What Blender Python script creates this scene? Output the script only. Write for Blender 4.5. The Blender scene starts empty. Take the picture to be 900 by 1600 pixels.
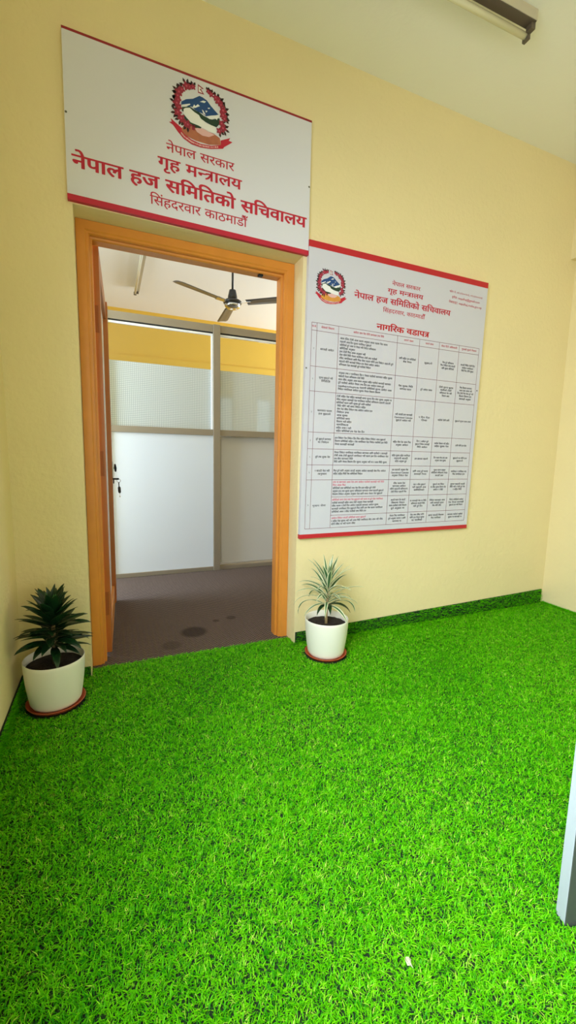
import bpy, bmesh, math, random
import numpy as np
from mathutils import Vector, Matrix

random.seed(7)
rng = np.random.default_rng(7)
scene = bpy.context.scene
C = scene.collection
PI = math.pi

# ------------------------------------------------------------------ camera
cam_data = bpy.data.cameras.new('camera')
cam = bpy.data.objects.new('camera', cam_data)
C.objects.link(cam)
cam_data.sensor_fit = 'HORIZONTAL'
cam_data.sensor_width = 36.0
cam_data.lens = 36.0 * 660.0 / 900.0
cam_data.clip_start = 0.02
CAM = Vector((0.0, -2.2103, 1.1170))
yaw, pitch, roll = math.radians(23.0595), math.radians(7.4703), math.radians(1.2303)
fw = Vector((math.sin(yaw) * math.cos(pitch), math.cos(yaw) * math.cos(pitch), -math.sin(pitch)))
rt = Vector((math.cos(yaw), -math.sin(yaw), 0))
up = rt.cross(fw)
r2 = math.cos(roll) * rt + math.sin(roll) * up
u2 = -math.sin(roll) * rt + math.cos(roll) * up
cam.matrix_world = Matrix(((r2.x, u2.x, -fw.x, CAM.x), (r2.y, u2.y, -fw.y, CAM.y), (r2.z, u2.z, -fw.z, CAM.z), (0, 0, 0, 1)))
scene.camera = cam

# ------------------------------------------------------------------ view, world, daylight and added fill
scene.view_settings.view_transform = 'Standard'
scene.view_settings.look = 'None'
scene.view_settings.gamma = 1.0
scene.view_settings.use_curve_mapping = False
scene.view_settings.exposure = 0.0
try:
    scene.cycles.use_denoising = True
    scene.cycles.max_bounces = 10
    scene.cycles.diffuse_bounces = 6
    scene.cycles.transparent_max_bounces = 12
    scene.cycles.sample_clamp_indirect = 6.0
except Exception:
    pass

world = bpy.data.worlds.new('sky')
scene.world = world
world.use_nodes = True
wn = world.node_tree.nodes['Background']
wn.inputs[0].default_value = (0.86, 0.93, 1.0, 1)
wn.inputs[1].default_value = 2.2


def area_light(name, loc, direction, sx, sy, power, color=(1, 1, 1), spread=180):
    d = bpy.data.lights.new(name, 'AREA')
    d.shape = 'RECTANGLE'
    d.size, d.size_y = sx, sy
    d.energy = power
    d.color = color
    d.spread = math.radians(spread)
    o = bpy.data.objects.new(name, d)
    C.objects.link(o)
    o.location = loc
    o.rotation_euler = Vector(direction).to_track_quat('-Z', 'Y').to_euler()
    return o


# daylight through the lobby and corridor windows, plus added fill lamps
area_light('daylight_lobby_window', (-1.25, -2.2, 2.15), (1, 0.22, -0.75), 2.4, 1.6, 238, (0.84, 0.93, 1.0), 165)
area_light('fill_back', (1.4, -3.72, 1.3), (0, 1, 0.12), 2.6, 2.1, 27, (0.80, 0.90, 1.0))  # added fill in front of the closed back wall; no entrance there
area_light('daylight_corridor_window', (-1.42, 1.3, 1.55), (1, 0, 0), 0.85, 2.0, 104, (0.64, 0.82, 1.0))
area_light('fill_hall', (5.02, 3.2, 1.6), (-1, 0, 0), 2.2, 1.7, 160, (0.78, 0.9, 1.0))  # added at an unseen side opening to brighten the hall ceiling

# ------------------------------------------------------------------ helpers
def lin(r, g, b):
    f = lambda c: (c / 255 / 12.92) if c / 255 <= 0.04045 else ((c / 255 + 0.055) / 1.055) ** 2.4
    return (f(r), f(g), f(b), 1.0)


def mat(name, rgb, rough=0.6, var=0.0, vscale=3.0, bump=0.0, bscale=60.0, metal=0.0, spec=0.5, bdist=0.01):
    m = bpy.data.materials.new(name)
    m.use_nodes = True
    nt = m.node_tree
    p = nt.nodes['Principled BSDF']
    p.inputs['Base Color'].default_value = rgb
    p.inputs['Roughness'].default_value = rough
    p.inputs['Metallic'].default_value = metal
    p.inputs['Specular IOR Level'].default_value = spec
    tc = nt.nodes.new('ShaderNodeTexCoord')
    if var > 0:
        n = nt.nodes.new('ShaderNodeTexNoise')
        n.inputs['Scale'].default_value = vscale
        n.inputs['Detail'].default_value = 6
        nt.links.new(tc.outputs['Object'], n.inputs['Vector'])
        mx = nt.nodes.new('ShaderNodeMix')
        mx.data_type = 'RGBA'
        mx.inputs['A'].default_value = tuple(c * (1 - var) for c in rgb[:3]) + (1,)
        mx.inputs['B'].default_value = tuple(min(1, c * (1 + var)) for c in rgb[:3]) + (1,)
        nt.links.new(n.outputs['Fac'], mx.inputs['Factor'])
        nt.links.new(mx.outputs['Result'], p.inputs['Base Color'])
    if bump > 0:
        n2 = nt.nodes.new('ShaderNodeTexNoise')
        n2.inputs['Scale'].default_value = bscale
        n2.inputs['Detail'].default_value = 5
        nt.links.new(tc.outputs['Object'], n2.inputs['Vector'])
        b = nt.nodes.new('ShaderNodeBump')
        b.inputs['Strength'].default_value = bump
        b.inputs['Distance'].default_value = bdist
        nt.links.new(n2.outputs['Fac'], b.inputs['Height'])
        nt.links.new(b.outputs['Normal'], p.inputs['Normal'])
    return m


def link_mesh(name, me, m=None, parent=None):
    o = bpy.data.objects.new(name, me)
    C.objects.link(o)
    if m is not None:
        for k in (m if isinstance(m, (list, tuple)) else [m]):
            me.materials.append(k)
    if parent is not None:
        o.parent = parent
    return o


def obj(name, bm, m=None, parent=None, smooth=False, bevel=0.0, seg=2):
    if bevel > 0:
        bmesh.ops.remove_doubles(bm, verts=bm.verts, dist=1e-6)
        es = [e for e in bm.edges if len(e.link_faces) == 2 and e.calc_face_angle(0) > 0.6]
        bmesh.ops.bevel(bm, geom=es, offset=bevel, segments=seg, profile=0.6, affect='EDGES')
    bmesh.ops.recalc_face_normals(bm, faces=bm.faces)
    me = bpy.data.meshes.new(name)
    bm.to_mesh(me)
    bm.free()
    if smooth:
        for p in me.polygons:
            p.use_smooth = True
    return link_mesh(name, me, m, parent)


def empty(name, loc, label=None, cat=None, group=None, kind=None):
    o = bpy.data.objects.new(name, None)
    C.objects.link(o)
    o.location = loc
    o.empty_display_size = 0.05
    tag(o, label, cat, group, kind)
    return o


def tag(o, label=None, cat=None, group=None, kind=None):
    if label: o['label'] = label
    if cat: o['category'] = cat
    if group: o['group'] = group
    if kind: o['kind'] = kind
    return o


def box(bm, x0, x1, y0, y1, z0, z1):
    vs = [bm.verts.new((x, y, z)) for x in (x0, x1) for y in (y0, y1) for z in (z0, z1)]
    for f in ((0, 1, 3, 2), (4, 6, 7, 5), (0, 4, 5, 1), (2, 3, 7, 6), (0, 2, 6, 4), (1, 5, 7, 3)):
        bm.faces.new([vs[i] for i in f])
    return vs


def boxes(*bs):
    bm = bmesh.new()
    for b in bs:
        box(bm, *b)
    return bm


def lathe(bm, prof, seg=48, c=(0, 0, 0), close_bottom=True, close_top=False):
    rings = []
    for r, z in prof:
        rings.append([bm.verts.new((c[0] + r * math.cos(2 * PI * k / seg), c[1] + r * math.sin(2 * PI * k / seg), c[2] + z)) for k in range(seg)])
    for a, b in zip(rings, rings[1:]):
        for k in range(seg):
            bm.faces.new((a[k], a[(k + 1) % seg], b[(k + 1) % seg], b[k]))
    if close_bottom: bm.faces.new(rings[0][::-1])
    if close_top: bm.faces.new(rings[-1])


def tube(bm, pts, rad, seg=10, caps=True):
    pts = [Vector(p) for p in pts]
    if not isinstance(rad, (list, tuple)): rad = [rad] * len(pts)
    rings = []
    for i, p in enumerate(pts):
        t = (pts[min(i + 1, len(pts) - 1)] - pts[max(i - 1, 0)]).normalized()
        a = t.cross(Vector((0, 0, 1)))
        if a.length < 1e-3: a = t.cross(Vector((1, 0, 0)))
        a.normalize()
        b = t.cross(a)
        rings.append([bm.verts.new(p + rad[i] * (math.cos(2 * PI * k / seg) * a + math.sin(2 * PI * k / seg) * b)) for k in range(seg)])
    for a, b in zip(rings, rings[1:]):
        for k in range(seg):
            bm.faces.new((a[k], a[(k + 1) % seg], b[(k + 1) % seg], b[k]))
    if caps:
        bm.faces.new(rings[0][::-1])
        bm.faces.new(rings[-1])


# ------------------------------------------------------------------ materials
M_wall = mat('cream_plaster', lin(233, 216, 168), 0.72, 0.05, 1.6, 0.35, 38, bdist=0.012)
M_reveal = M_wall
M_ceiling = mat('ceiling_paint', lin(240, 236, 226), 0.85, 0.03, 1.2, 0.1, 50)
M_hallceil = mat('hall_ceiling_paint', lin(246, 242, 234), 0.85, 0.02, 1.2)
M_hallwall = mat('hall_yellow_paint', lin(224, 178, 62), 0.7, 0.05, 2.0, 0.1, 40)
M_hallcream = mat('hall_cream_paint', lin(232, 224, 200), 0.7)
M_slab = mat('slab_concrete', lin(120, 115, 105), 0.9)
M_wood = mat('ochre_varnished_wood', lin(214, 138, 54), 0.42, 0.12, 9.0, 0.12, 30)
M_leafwood = mat('door_leaf_wood', lin(176, 104, 46), 0.4, 0.12, 9.0)
M_white_lam = mat('white_laminate', lin(232, 232, 232), 0.45)
M_board = mat('partition_board', lin(216, 221, 229), 0.5, 0.02, 3.0)
M_board_shade = mat('partition_board_shade', lin(196, 194, 191), 0.5, 0.03, 3.0)  # same board greyed, painting in the dimmer light of its bay
M_alu = mat('aluminium_bronze', lin(150, 138, 120), 0.45, metal=0.35)
M_bead = mat('glazing_bead_white', lin(235, 235, 235), 0.5)
M_gasket = mat('black_gasket', lin(25, 24, 24), 0.6)
M_signwhite = mat('sign_flex_sheet', lin(217, 216, 228), 0.42)
M_boardwhite = mat('board_flex_sheet', lin(204, 203, 218), 0.42)
M_crimson = mat('sign_crimson', lin(188, 26, 56), 0.45)
M_darkred = mat('sign_dark_red_edge', lin(150, 28, 40), 0.45)
M_boardred = mat('sign_board_red', lin(190, 24, 40), 0.45)
M_pink = mat('print_pink', lin(214, 90, 120), 0.5)
M_tabletxt = mat('print_black', lin(24, 24, 32), 0.5)
M_grid = mat('print_grid', lin(120, 62, 84), 0.5)
M_screw = mat('screw_steel', lin(110, 105, 100), 0.4, metal=0.8)
M_e_blue = mat('emblem_blue', lin(24, 70, 132), 0.5)
M_e_white = mat('emblem_white', lin(236, 236, 238), 0.5)
M_e_green = mat('emblem_green', lin(24, 58, 44), 0.5)
M_e_leaf = mat('emblem_leaf', lin(52, 28, 34), 0.5)
M_e_flower = mat('emblem_flower', lin(150, 34, 62), 0.5)
M_e_flower2 = mat('emblem_flower_light', lin(196, 72, 100), 0.5)
M_e_base = mat('emblem_brown', lin(176, 104, 78), 0.5, 0.25, 40)
M_e_gold = mat('emblem_gold', lin(214, 146, 62), 0.5, 0.2, 40)
M_e_pink = mat('emblem_pink', lin(226, 178, 180), 0.5)
M_pot = mat('pot_plastic', lin(236, 234, 222), 0.38)
M_saucer = mat('saucer_terracotta', lin(186, 88, 54), 0.5)
M_soil = mat('potting_soil', lin(44, 32, 26), 0.95, 0.4, 60, 0.8, 120)
M_stem = mat('plant_stem', lin(150, 128, 88), 0.7, 0.2, 60)
M_leafdark = mat('leaf_dark_green', lin(22, 54, 28), 0.26, 0.25, 18)
M_leafmid = mat('leaf_mid_green', lin(62, 120, 50), 0.35, 0.2, 18)
M_leafstripe = mat('leaf_stripe_green', lin(66, 108, 66), 0.4, 0.2, 18)
M_leafcream = mat('leaf_cream_margin', lin(226, 228, 190), 0.4)
M_fanblack = mat('fan_black_enamel', lin(34, 32, 32), 0.3)
M_chrome = mat('fan_chrome', lin(200, 198, 196), 0.18, metal=1.0)
M_blade = mat('fan_blade_brown', lin(98, 93, 90), 0.3, metal=0.2)
M_batten = mat('batten_enamel', lin(196, 186, 164), 0.5)
M_battenshade = mat('batten_painted_shade', lin(92, 78, 68), 0.5)
M_tube = mat('fluorescent_glass', lin(226, 220, 196), 0.25)
M_holder = mat('lamp_holder', lin(96, 84, 70), 0.5)
M_post = mat('post_white_enamel', lin(176, 184, 194), 0.4)
M_postdark = mat('post_cap_and_shade', lin(70, 76, 72), 0.6)
M_lock = mat('lock_plate', lin(214, 214, 212), 0.35, metal=0.3)
M_key = mat('dark_metal', lin(40, 42, 46), 0.35, metal=0.7)
M_scrap = mat('scrap_paper', lin(236, 230, 214), 0.7)
M_winframe = mat('window_frame_white', lin(222, 222, 220), 0.5)


def glass_mat(name, tint=(0.96, 0.98, 0.97)):
    m = bpy.data.materials.new(name)
    m.use_nodes = True
    nt = m.node_tree
    nt.nodes.clear()
    out = nt.nodes.new('ShaderNodeOutputMaterial')
    tr = nt.nodes.new('ShaderNodeBsdfTransparent')
    tr.inputs[0].default_value = tint + (1,)
    gl = nt.nodes.new('ShaderNodeBsdfGlossy')
    gl.inputs['Roughness'].default_value = 0.02
    fr = nt.nodes.new('ShaderNodeFresnel')
    fr.inputs['IOR'].default_value = 1.45
    mx = nt.nodes.new('ShaderNodeMixShader')
    nt.links.new(fr.outputs[0], mx.inputs[0])
    nt.links.new(tr.outputs[0], mx.inputs[1])
    nt.links.new(gl.outputs[0], mx.inputs[2])
    nt.links.new(mx.outputs[0], out.inputs[0])
    return m


M_glass = glass_mat('clear_glass')


def film_mat():
    # frosted squares printed on a film with thin clearer lines between them
    m = bpy.data.materials.new('frosted_grid_film')
    m.use_nodes = True
    nt = m.node_tree
    nt.nodes.clear()
    N, L = nt.nodes.new, nt.links.new
    out = N('ShaderNodeOutputMaterial')
    tc = N('ShaderNodeTexCoord')
    sp = N('ShaderNodeSeparateXYZ')
    L(tc.outputs['Object'], sp.inputs[0])
    masks = []
    for ax in ('X', 'Z'):
        a = N('ShaderNodeMath'); a.operation = 'DIVIDE'; a.inputs[1].default_value = 0.0155
        L(sp.outputs[ax], a.inputs[0])
        b = N('ShaderNodeMath'); b.operation = 'FRACT'
        L(a.outputs[0], b.inputs[0])
        c = N('ShaderNodeMath'); c.operation = 'GREATER_THAN'; c.inputs[1].default_value = 0.26
        L(b.outputs[0], c.inputs[0])
        masks.append(c)
    sq = N('ShaderNodeMath'); sq.operation = 'MULTIPLY'
    L(masks[0].outputs[0], sq.inputs[0]); L(masks[1].outputs[0], sq.inputs[1])
    df = N('ShaderNodeBsdfDiffuse'); df.inputs[0].default_value = lin(246, 250, 252)
    tl = N('ShaderNodeBsdfTranslucent'); tl.inputs[0].default_value = lin(226, 232, 224)
    m1 = N('ShaderNodeMixShader'); m1.inputs[0].default_value = 0.3
    L(df.outputs[0], m1.inputs[1]); L(tl.outputs[0], m1.inputs[2])
    m1b = N('ShaderNodeMixShader'); m1b.inputs[0].default_value = 0.3
    tr0 = N('ShaderNodeBsdfTransparent')
    L(m1.outputs[0], m1b.inputs[1]); L(tr0.outputs[0], m1b.inputs[2])
    df2 = N('ShaderNodeBsdfDiffuse'); df2.inputs[0].default_value = lin(186, 198, 200)
    tr = N('ShaderNodeBsdfTransparent'); tr.inputs[0].default_value = (0.6, 0.62, 0.6, 1)
    m2 = N('ShaderNodeMixShader'); m2.inputs[0].default_value = 0.3
    L(df2.outputs[0], m2.inputs[1]); L(tr.outputs[0], m2.inputs[2])
    mx = N('ShaderNodeMixShader')
    L(sq.outputs[0], mx.inputs[0]); L(m2.outputs[0], mx.inputs[1]); L(m1b.outputs[0], mx.inputs[2])
    L(mx.outputs[0], out.inputs[0])
    return m


M_film = film_mat()


def carpet_mat():
    m = bpy.data.materials.new('ribbed_brown_carpet')
    m.use_nodes = True
    nt = m.node_tree
    p = nt.nodes['Principled BSDF']
    p.inputs['Roughness'].default_value = 0.95
    p.inputs['Specular IOR Level'].default_value = 0.1
    N, L = nt.nodes.new, nt.links.new
    tc = N('ShaderNodeTexCoord')
    sp = N('ShaderNodeSeparateXYZ'); L(tc.outputs['Object'], sp.inputs[0])
    # woven zigzag ribs
    wx = N('ShaderNodeMath'); wx.operation = 'MULTIPLY'; wx.inputs[1].default_value = 2 * PI / 0.034
    L(sp.outputs['X'], wx.inputs[0])
    s1 = N('ShaderNodeMath'); s1.operation = 'SINE'; L(wx.outputs[0], s1.inputs[0])
    a1 = N('ShaderNodeMath'); a1.operation = 'MULTIPLY'; a1.inputs[1].default_value = 0.0055; L(s1.outputs[0], a1.inputs[0])
    ad = N('ShaderNodeMath'); ad.operation = 'ADD'; L(a1.outputs[0], ad.inputs[0]); L(sp.outputs['Y'], ad.inputs[1])
    wy = N('ShaderNodeMath'); wy.operation = 'MULTIPLY'; wy.inputs[1].default_value = 2 * PI / 0.021; L(ad.outputs[0], wy.inputs[0])
    s2 = N('ShaderNodeMath'); s2.operation = 'SINE'; L(wy.outputs[0], s2.inputs[0])
    nz = N('ShaderNodeTexNoise'); nz.inputs['Scale'].default_value = 170; nz.inputs['Detail'].default_value = 4
    L(tc.outputs['Object'], nz.inputs['Vector'])
    hsum = N('ShaderNodeMath'); hsum.operation = 'ADD'; L(s2.outputs[0], hsum.inputs[0]); L(nz.outputs['Fac'], hsum.inputs[1])
    ramp = N('ShaderNodeMapRange'); ramp.inputs['From Min'].default_value = -0.6; ramp.inputs['From Max'].default_value = 1.6
    L(hsum.outputs[0], ramp.inputs['Value'])
    c1 = N('ShaderNodeMix'); c1.data_type = 'RGBA'
    c1.inputs['A'].default_value = lin(58, 48, 45); c1.inputs['B'].default_value = lin(136, 116, 104)
    L(ramp.outputs[0], c1.inputs['Factor'])
    # old spill stains
    last = c1.outputs['Result']
    for (sx, sy, r, k) in ((0.467, 0.367, 0.085, 0.45), (0.75, 0.52, 0.035, 0.6), (0.64, 0.50, 0.025, 0.6), (0.31, 0.22, 0.06, 0.75)):
        d = N('ShaderNodeVectorMath'); d.operation = 'DISTANCE'; d.inputs[1].default_value = (sx, sy, 0.0)
        L(tc.outputs['Object'], d.inputs[0])
        mr = N('ShaderNodeMapRange'); mr.inputs['From Min'].default_value = r * 0.75; mr.inputs['From Max'].default_value = r * 1.1
        mr.inputs['To Min'].default_value = k; mr.inputs['To Max'].default_value = 1.0
        L(d.outputs['Value'], mr.inputs['Value'])
        mu = N('ShaderNodeMix'); mu.data_type = 'RGBA'; mu.blend_type = 'MULTIPLY'; mu.inputs['Factor'].default_value = 1
        L(last, mu.inputs['A']); L(mr.outputs[0], mu.inputs['B'])
        last = mu.outputs['Result']
    L(last, p.inputs['Base Color'])
    b = N('ShaderNodeBump'); b.inputs['Strength'].default_value = 0.9; b.inputs['Distance'].default_value = 0.004
    L(hsum.outputs[0], b.inputs['Height']); L(b.outputs['Normal'], p.inputs['Normal'])
    return m


def grass_mat():
    m = bpy.data.materials.new('artificial_grass_blades')
    m.use_nodes = True
    nt = m.node_tree
    nt.nodes.clear()
    N, L = nt.nodes.new, nt.links.new
    out = N('ShaderNodeOutputMaterial')
    at = N('ShaderNodeAttribute'); at.attribute_name = 'tint'
    cr = N('ShaderNodeValToRGB')
    e = cr.color_ramp.elements
    e[0].position, e[0].color = 0.0, lin(40, 150, 6)
    e[1].position, e[1].color = 1.0, lin(196, 232, 96)
    n1 = e.new(0.45); n1.color = lin(106, 213, 8)
    n2 = e.new(0.85); n2.color = lin(142, 226, 26)
    L(at.outputs['Fac'], cr.inputs[0])
    p = N('ShaderNodeBsdfPrincipled'); p.inputs['Roughness'].default_value = 0.42
    p.inputs['Specular IOR Level'].default_value = 0.12
    L(cr.outputs[0], p.inputs['Base Color'])
    tl = N('ShaderNodeBsdfTranslucent'); L(cr.outputs[0], tl.inputs[0])
    mx = N('ShaderNodeMixShader'); mx.inputs[0].default_value = 0.3
    L(p.outputs[0], mx.inputs[1]); L(tl.outputs[0], mx.inputs[2])
    L(mx.outputs[0], out.inputs[0])
    return m


M_grass = grass_mat()
M_turfback = mat('turf_backing', lin(14, 42, 10), 0.95)
M_carpet = carpet_mat()

# ------------------------------------------------------------------ the setting
CL = 3.173                                   # ceiling height
WL, WR = -0.405, 3.165                       # lobby side walls
OX0, OX1, OZ = -0.108, 0.998, 2.187          # doorway in the front wall
WT = 0.235                                   # front wall thickness


def struct(name, bm, m):
    o = obj(name, bm, m)
    o['kind'] = 'structure'
    return o


struct('floor', boxes((-1.6, 5.2, -3.9, 4.9, -0.12, -0.004)), M_slab)
struct('ceiling', boxes((-1.6, 5.2, -3.9, 0.12, CL, CL + 0.12)), M_ceiling)
struct('ceiling_hall', boxes((-1.6, 5.2, 0.12, 4.9, CL, CL + 0.12)), M_hallceil)


def wall_with_hole(x0, x1, z0, z1, hx0, hx1, hz0, hz1):
    bs = [(x0, hx0, z0, z1), (hx1, x1, z0, z1), (hx0, hx1, hz1, z1)]
    if hz0 > z0: bs.append((hx0, hx1, z0, hz0))
    return bs


struct('wall_front', boxes(*[(a, b, 0.0, WT, c, d) for a, b, c, d in wall_with_hole(-1.6, 5.2, -0.004, CL, OX0, OX1, -0.004, OZ)]), M_wall)
struct('wall_left', boxes(*[(WL - 0.15, WL, a, b, c, d) for a, b, c, d in wall_with_hole(-3.75, 0.0, -0.004, CL, -3.3, -1.15, 0.96, 2.28)]), M_wall)
struct('wall_right', boxes((WR, WR + 0.15, -3.75, 0.0, -0.004, CL)), M_wall)
struct('wall_back', boxes((WL - 0.15, WR + 0.15, -3.9, -3.75, -0.004, CL)), M_wall)
struct('trim_1', boxes((3.105, WR, -3.75, 0.0, 2.562, CL)), M_wall)      # beam along the right wall
# corridor and hall behind the doorway
struct('wall_hall_back', boxes(*([(a, b, 4.6, 4.75, c, d) for a, b, c, d in wall_with_hole(-1.6, 2.1, -0.004, CL, 1.64, 1.92, 1.15, 2.06)]
                                 + [(a, b, 4.6, 4.75, c, d) for a, b, c, d in wall_with_hole(2.1, 5.2, -0.004, CL, 2.30, 2.58, 1.15, 2.06)])), M_hallwall)
struct('trim_2', boxes((-1.45, 5.05, 4.57, 4.6, 2.43, 2.53)), M_hallwall)    # lintel band on the far wall
struct('wall_hall_left', boxes(*[(-1.6, -1.45, a, b, c, d) for a, b, c, d in wall_with_hole(WT, 4.6, -0.004, CL, 0.86, 1.72, 0.5, 2.55)]), M_hallcream)
struct('wall_hall_right', boxes(*[(5.05, 5.2, a, b, c, d) for a, b, c, d in wall_with_hole(WT, 4.6, -0.004, CL, 2.1, 4.3, 0.75, 2.45)]), M_hallcream)
for i, (a, b) in enumerate(((1.64, 1.92), (2.30, 2.58))):
    w = empty('window_%d' % (i + 1), ((a + b) / 2, 4.66, 1.15), kind='structure')
    f = bmesh.new()
    for bb in ((a, a + .03, 4.64, 4.68, 1.15, 2.06), (b - .03, b, 4.64, 4.68, 1.15, 2.06), (a + .03, b - .03, 4.64, 4.68, 1.15, 1.18), (a + .03, b - .03, 4.64, 4.68, 2.03, 2.06)):
        box(f, *bb)
    fr = obj('window_frame', f, M_winframe)
    gp = obj('window_pane', boxes((a + .03, b - .03, 4.657, 4.663, 1.18, 2.03)), M_glass)
    for k in (fr, gp):
        k.parent = w
        k.matrix_parent_inverse = Matrix.Translation(w.location).inverted()

carpet = obj('carpet', boxes((-1.44, 3.9, 0.078, 1.75, -0.004, 0.003)), M_carpet)
tag(carpet, 'brown ribbed carpet with dark stains on the floor beyond the doorway', 'carpet')


def under(root, o):
    o.parent = root
    o.matrix_parent_inverse = Matrix.Translation(root.location).inverted()
    return o


# ------------------------------------------------------------------ door frame and door leaf
def frame_profile(bm, path_pts, prof):
    """sweep a 2-D profile (a = inward from the outer edge, y = depth) along the three-sided frame path with mitred corners"""
    x0, x1, zt = path_pts
    rings = []
    for stage in range(4):
        ring = []
        for a, y in prof:
            if stage == 0: p = (x0 + a, y, -0.003)
            elif stage == 1: p = (x0 + a, y, zt - a)
            elif stage == 2: p = (x1 - a, y, zt - a)
            else: p = (x1 - a, y, -0.003)
            ring.append(bm.verts.new(p))
        rings.append(ring)
    n = len(prof)
    for r0, r1 in zip(rings, rings[1:]):
        for k in range(n):
            bm.faces.new((r0[k], r0[(k + 1) % n], r1[(k + 1) % n], r1[k]))
    bm.faces.new(rings[0]); bm.faces.new(rings[-1][::-1])


door = empty('door_1', (0.44, 0.16, 0.0), kind='structure')
bm = bmesh.new()
frame_profile(bm, (OX0 + 0.002, OX1 - 0.002, OZ - 0.002),
              [(0, 0.112), (0.038, 0.112), (0.044, 0.118), (0.052, 0.118), (0.056, 0.124), (0.056, 0.142), (0.064, 0.144), (0.068, 0.150), (0.068, 0.205), (0, 0.205)])
fr = under(door, obj('door_frame', bm, M_wood))
fr['label'] = 'ochre painted wooden door frame'
kp = under(fr, obj('latch_keeper', boxes((0.80, 0.825, 0.15, 0.175, 2.107, 2.119)), M_key, None, bevel=0.002))
kp.parent = fr; kp.matrix_parent_inverse = Matrix.Identity(4)

leaf = bpy.data.objects.new('door_leaf', None)
C.objects.link(leaf)
leaf.location = (-0.012, 0.215, 0.0)
leaf.rotation_euler = (0, 0, -math.atan2(0.030, 0.92))
leaf.parent = door
leaf.matrix_parent_inverse = Matrix.Translation(door.location).inverted()
leaf['label'] = 'brown and white door leaf standing open into the corridor'
LW, LZ0, LZ1 = 0.93, 0.02, 2.125
# local: y = along the leaf from the hinge edge, x<=0 thickness, seen face at x=0
bm = boxes((-0.036, 0.0, 0, 0.10, LZ0, LZ1))
st = obj('hinge_stile', bm, M_leafwood, leaf, bevel=0.002)
obj('lock_stile', boxes((-0.036, 0.010, LW - 0.10, LW, LZ0, LZ1)), M_leafwood, leaf, bevel=0.002)
obj('bottom_rail', boxes((-0.036, 0.0, 0.10, LW - 0.10, LZ0, LZ0 + 0.13)), M_wood, leaf, bevel=0.002)
obj('top_rail', boxes((-0.036, 0.0, 0.10, LW - 0.10, LZ1 - 0.11, LZ1)), M_leafwood, leaf, bevel=0.002)
pn = obj('panel', boxes((-0.030, -0.019, 0.09, LW - 0.09, LZ0 + 0.12, LZ1 - 0.10)), M_white_lam, leaf)
pn['label'] = 'white laminate door panel'
for zc in (0.30, 1.06, 1.78):
    h = obj('hinge', boxes((-0.030, -0.008, -0.0022, 0.001, zc - 0.065, zc + 0.065)), mat('hinge_painted', lin(150, 84, 34), 0.5), leaf, bevel=0.0008)
lk = obj('lock_body', boxes((0.010, 0.018, LW - 0.108, LW - 0.012, 0.945, 1.055)), M_lock, leaf, bevel=0.003)
lk['label'] = 'pale metal rim lock'
bm = bmesh.new()
lathe(bm, [(0.009, 0), (0.009, 0.012), (0.006, 0.016), (0.006, 0.022)], 16, close_top=True)
kn = obj('lock_cylinder', bm, M_chrome, leaf)
kn.location = (0.012, LW - 0.055, 1.01); kn.rotation_euler = (0, PI / 2, 0)
bm = bmesh.new()
tube(bm, [(0.028, LW - 0.085, 1.035), (0.030, LW - 0.055, 1.008), (0.030, LW - 0.03, 0.985)], [0.006, 0.009, 0.006], 8)
box(bm, 0.012, 0.030, LW - 0.060, LW - 0.050, 1.003, 1.013)
obj('latch_knob', bm, M_key, leaf)
bm = bmesh.new()
box(bm, 0.008, 0.052, LW - 0.075, LW - 0.050, 0.925, 0.938)
box(bm, 0.012, 0.020, LW - 0.072, LW - 0.053, 0.898, 0.926)
bmesh.ops.transform(bm, matrix=Matrix.Identity(4), verts=bm.verts)
obj('handle', bm, M_key, leaf, bevel=0.003)

# keys hanging from the lock: a thing of its own
kx, ky = 0.066, 1.085
keys = empty('key_ring', (kx, ky, 0.918), 'small bunch of keys with a dark fob hanging from the open door lock', 'keys')
bm = bmesh.new()
R0 = 0.012
tube(bm, [(kx + R0 * math.cos(t), ky, 0.918 + R0 * math.sin(t)) for t in np.linspace(0, 2 * PI, 21)], 0.0016, 6, False)
under(keys, obj('ring', bm, M_chrome))
bm = bmesh.new()
tube(bm, [(kx, ky, 0.906), (kx + 0.001, ky, 0.875)], 0.0035, 8)
under(keys, obj('chain', bm, M_key))
bm = bmesh.new()
tube(bm, [(kx + 0.001, ky, 0.876), (kx + 0.002, ky, 0.868), (kx + 0.004, ky, 0.835), (kx + 0.005, ky, 0.828)], [0.005, 0.010, 0.010, 0.005], 12)
under(keys, obj('fob', bm, M_fanblack))
bm = bmesh.new()
box(bm, kx + 0.002, kx + 0.007, ky - 0.001, ky + 0.001, 0.802, 0.829)
box(bm, kx + 0.0, kx + 0.010, ky - 0.001, ky + 0.001, 0.797, 0.806)
under(keys, obj('key', bm, M_chrome))

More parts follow.
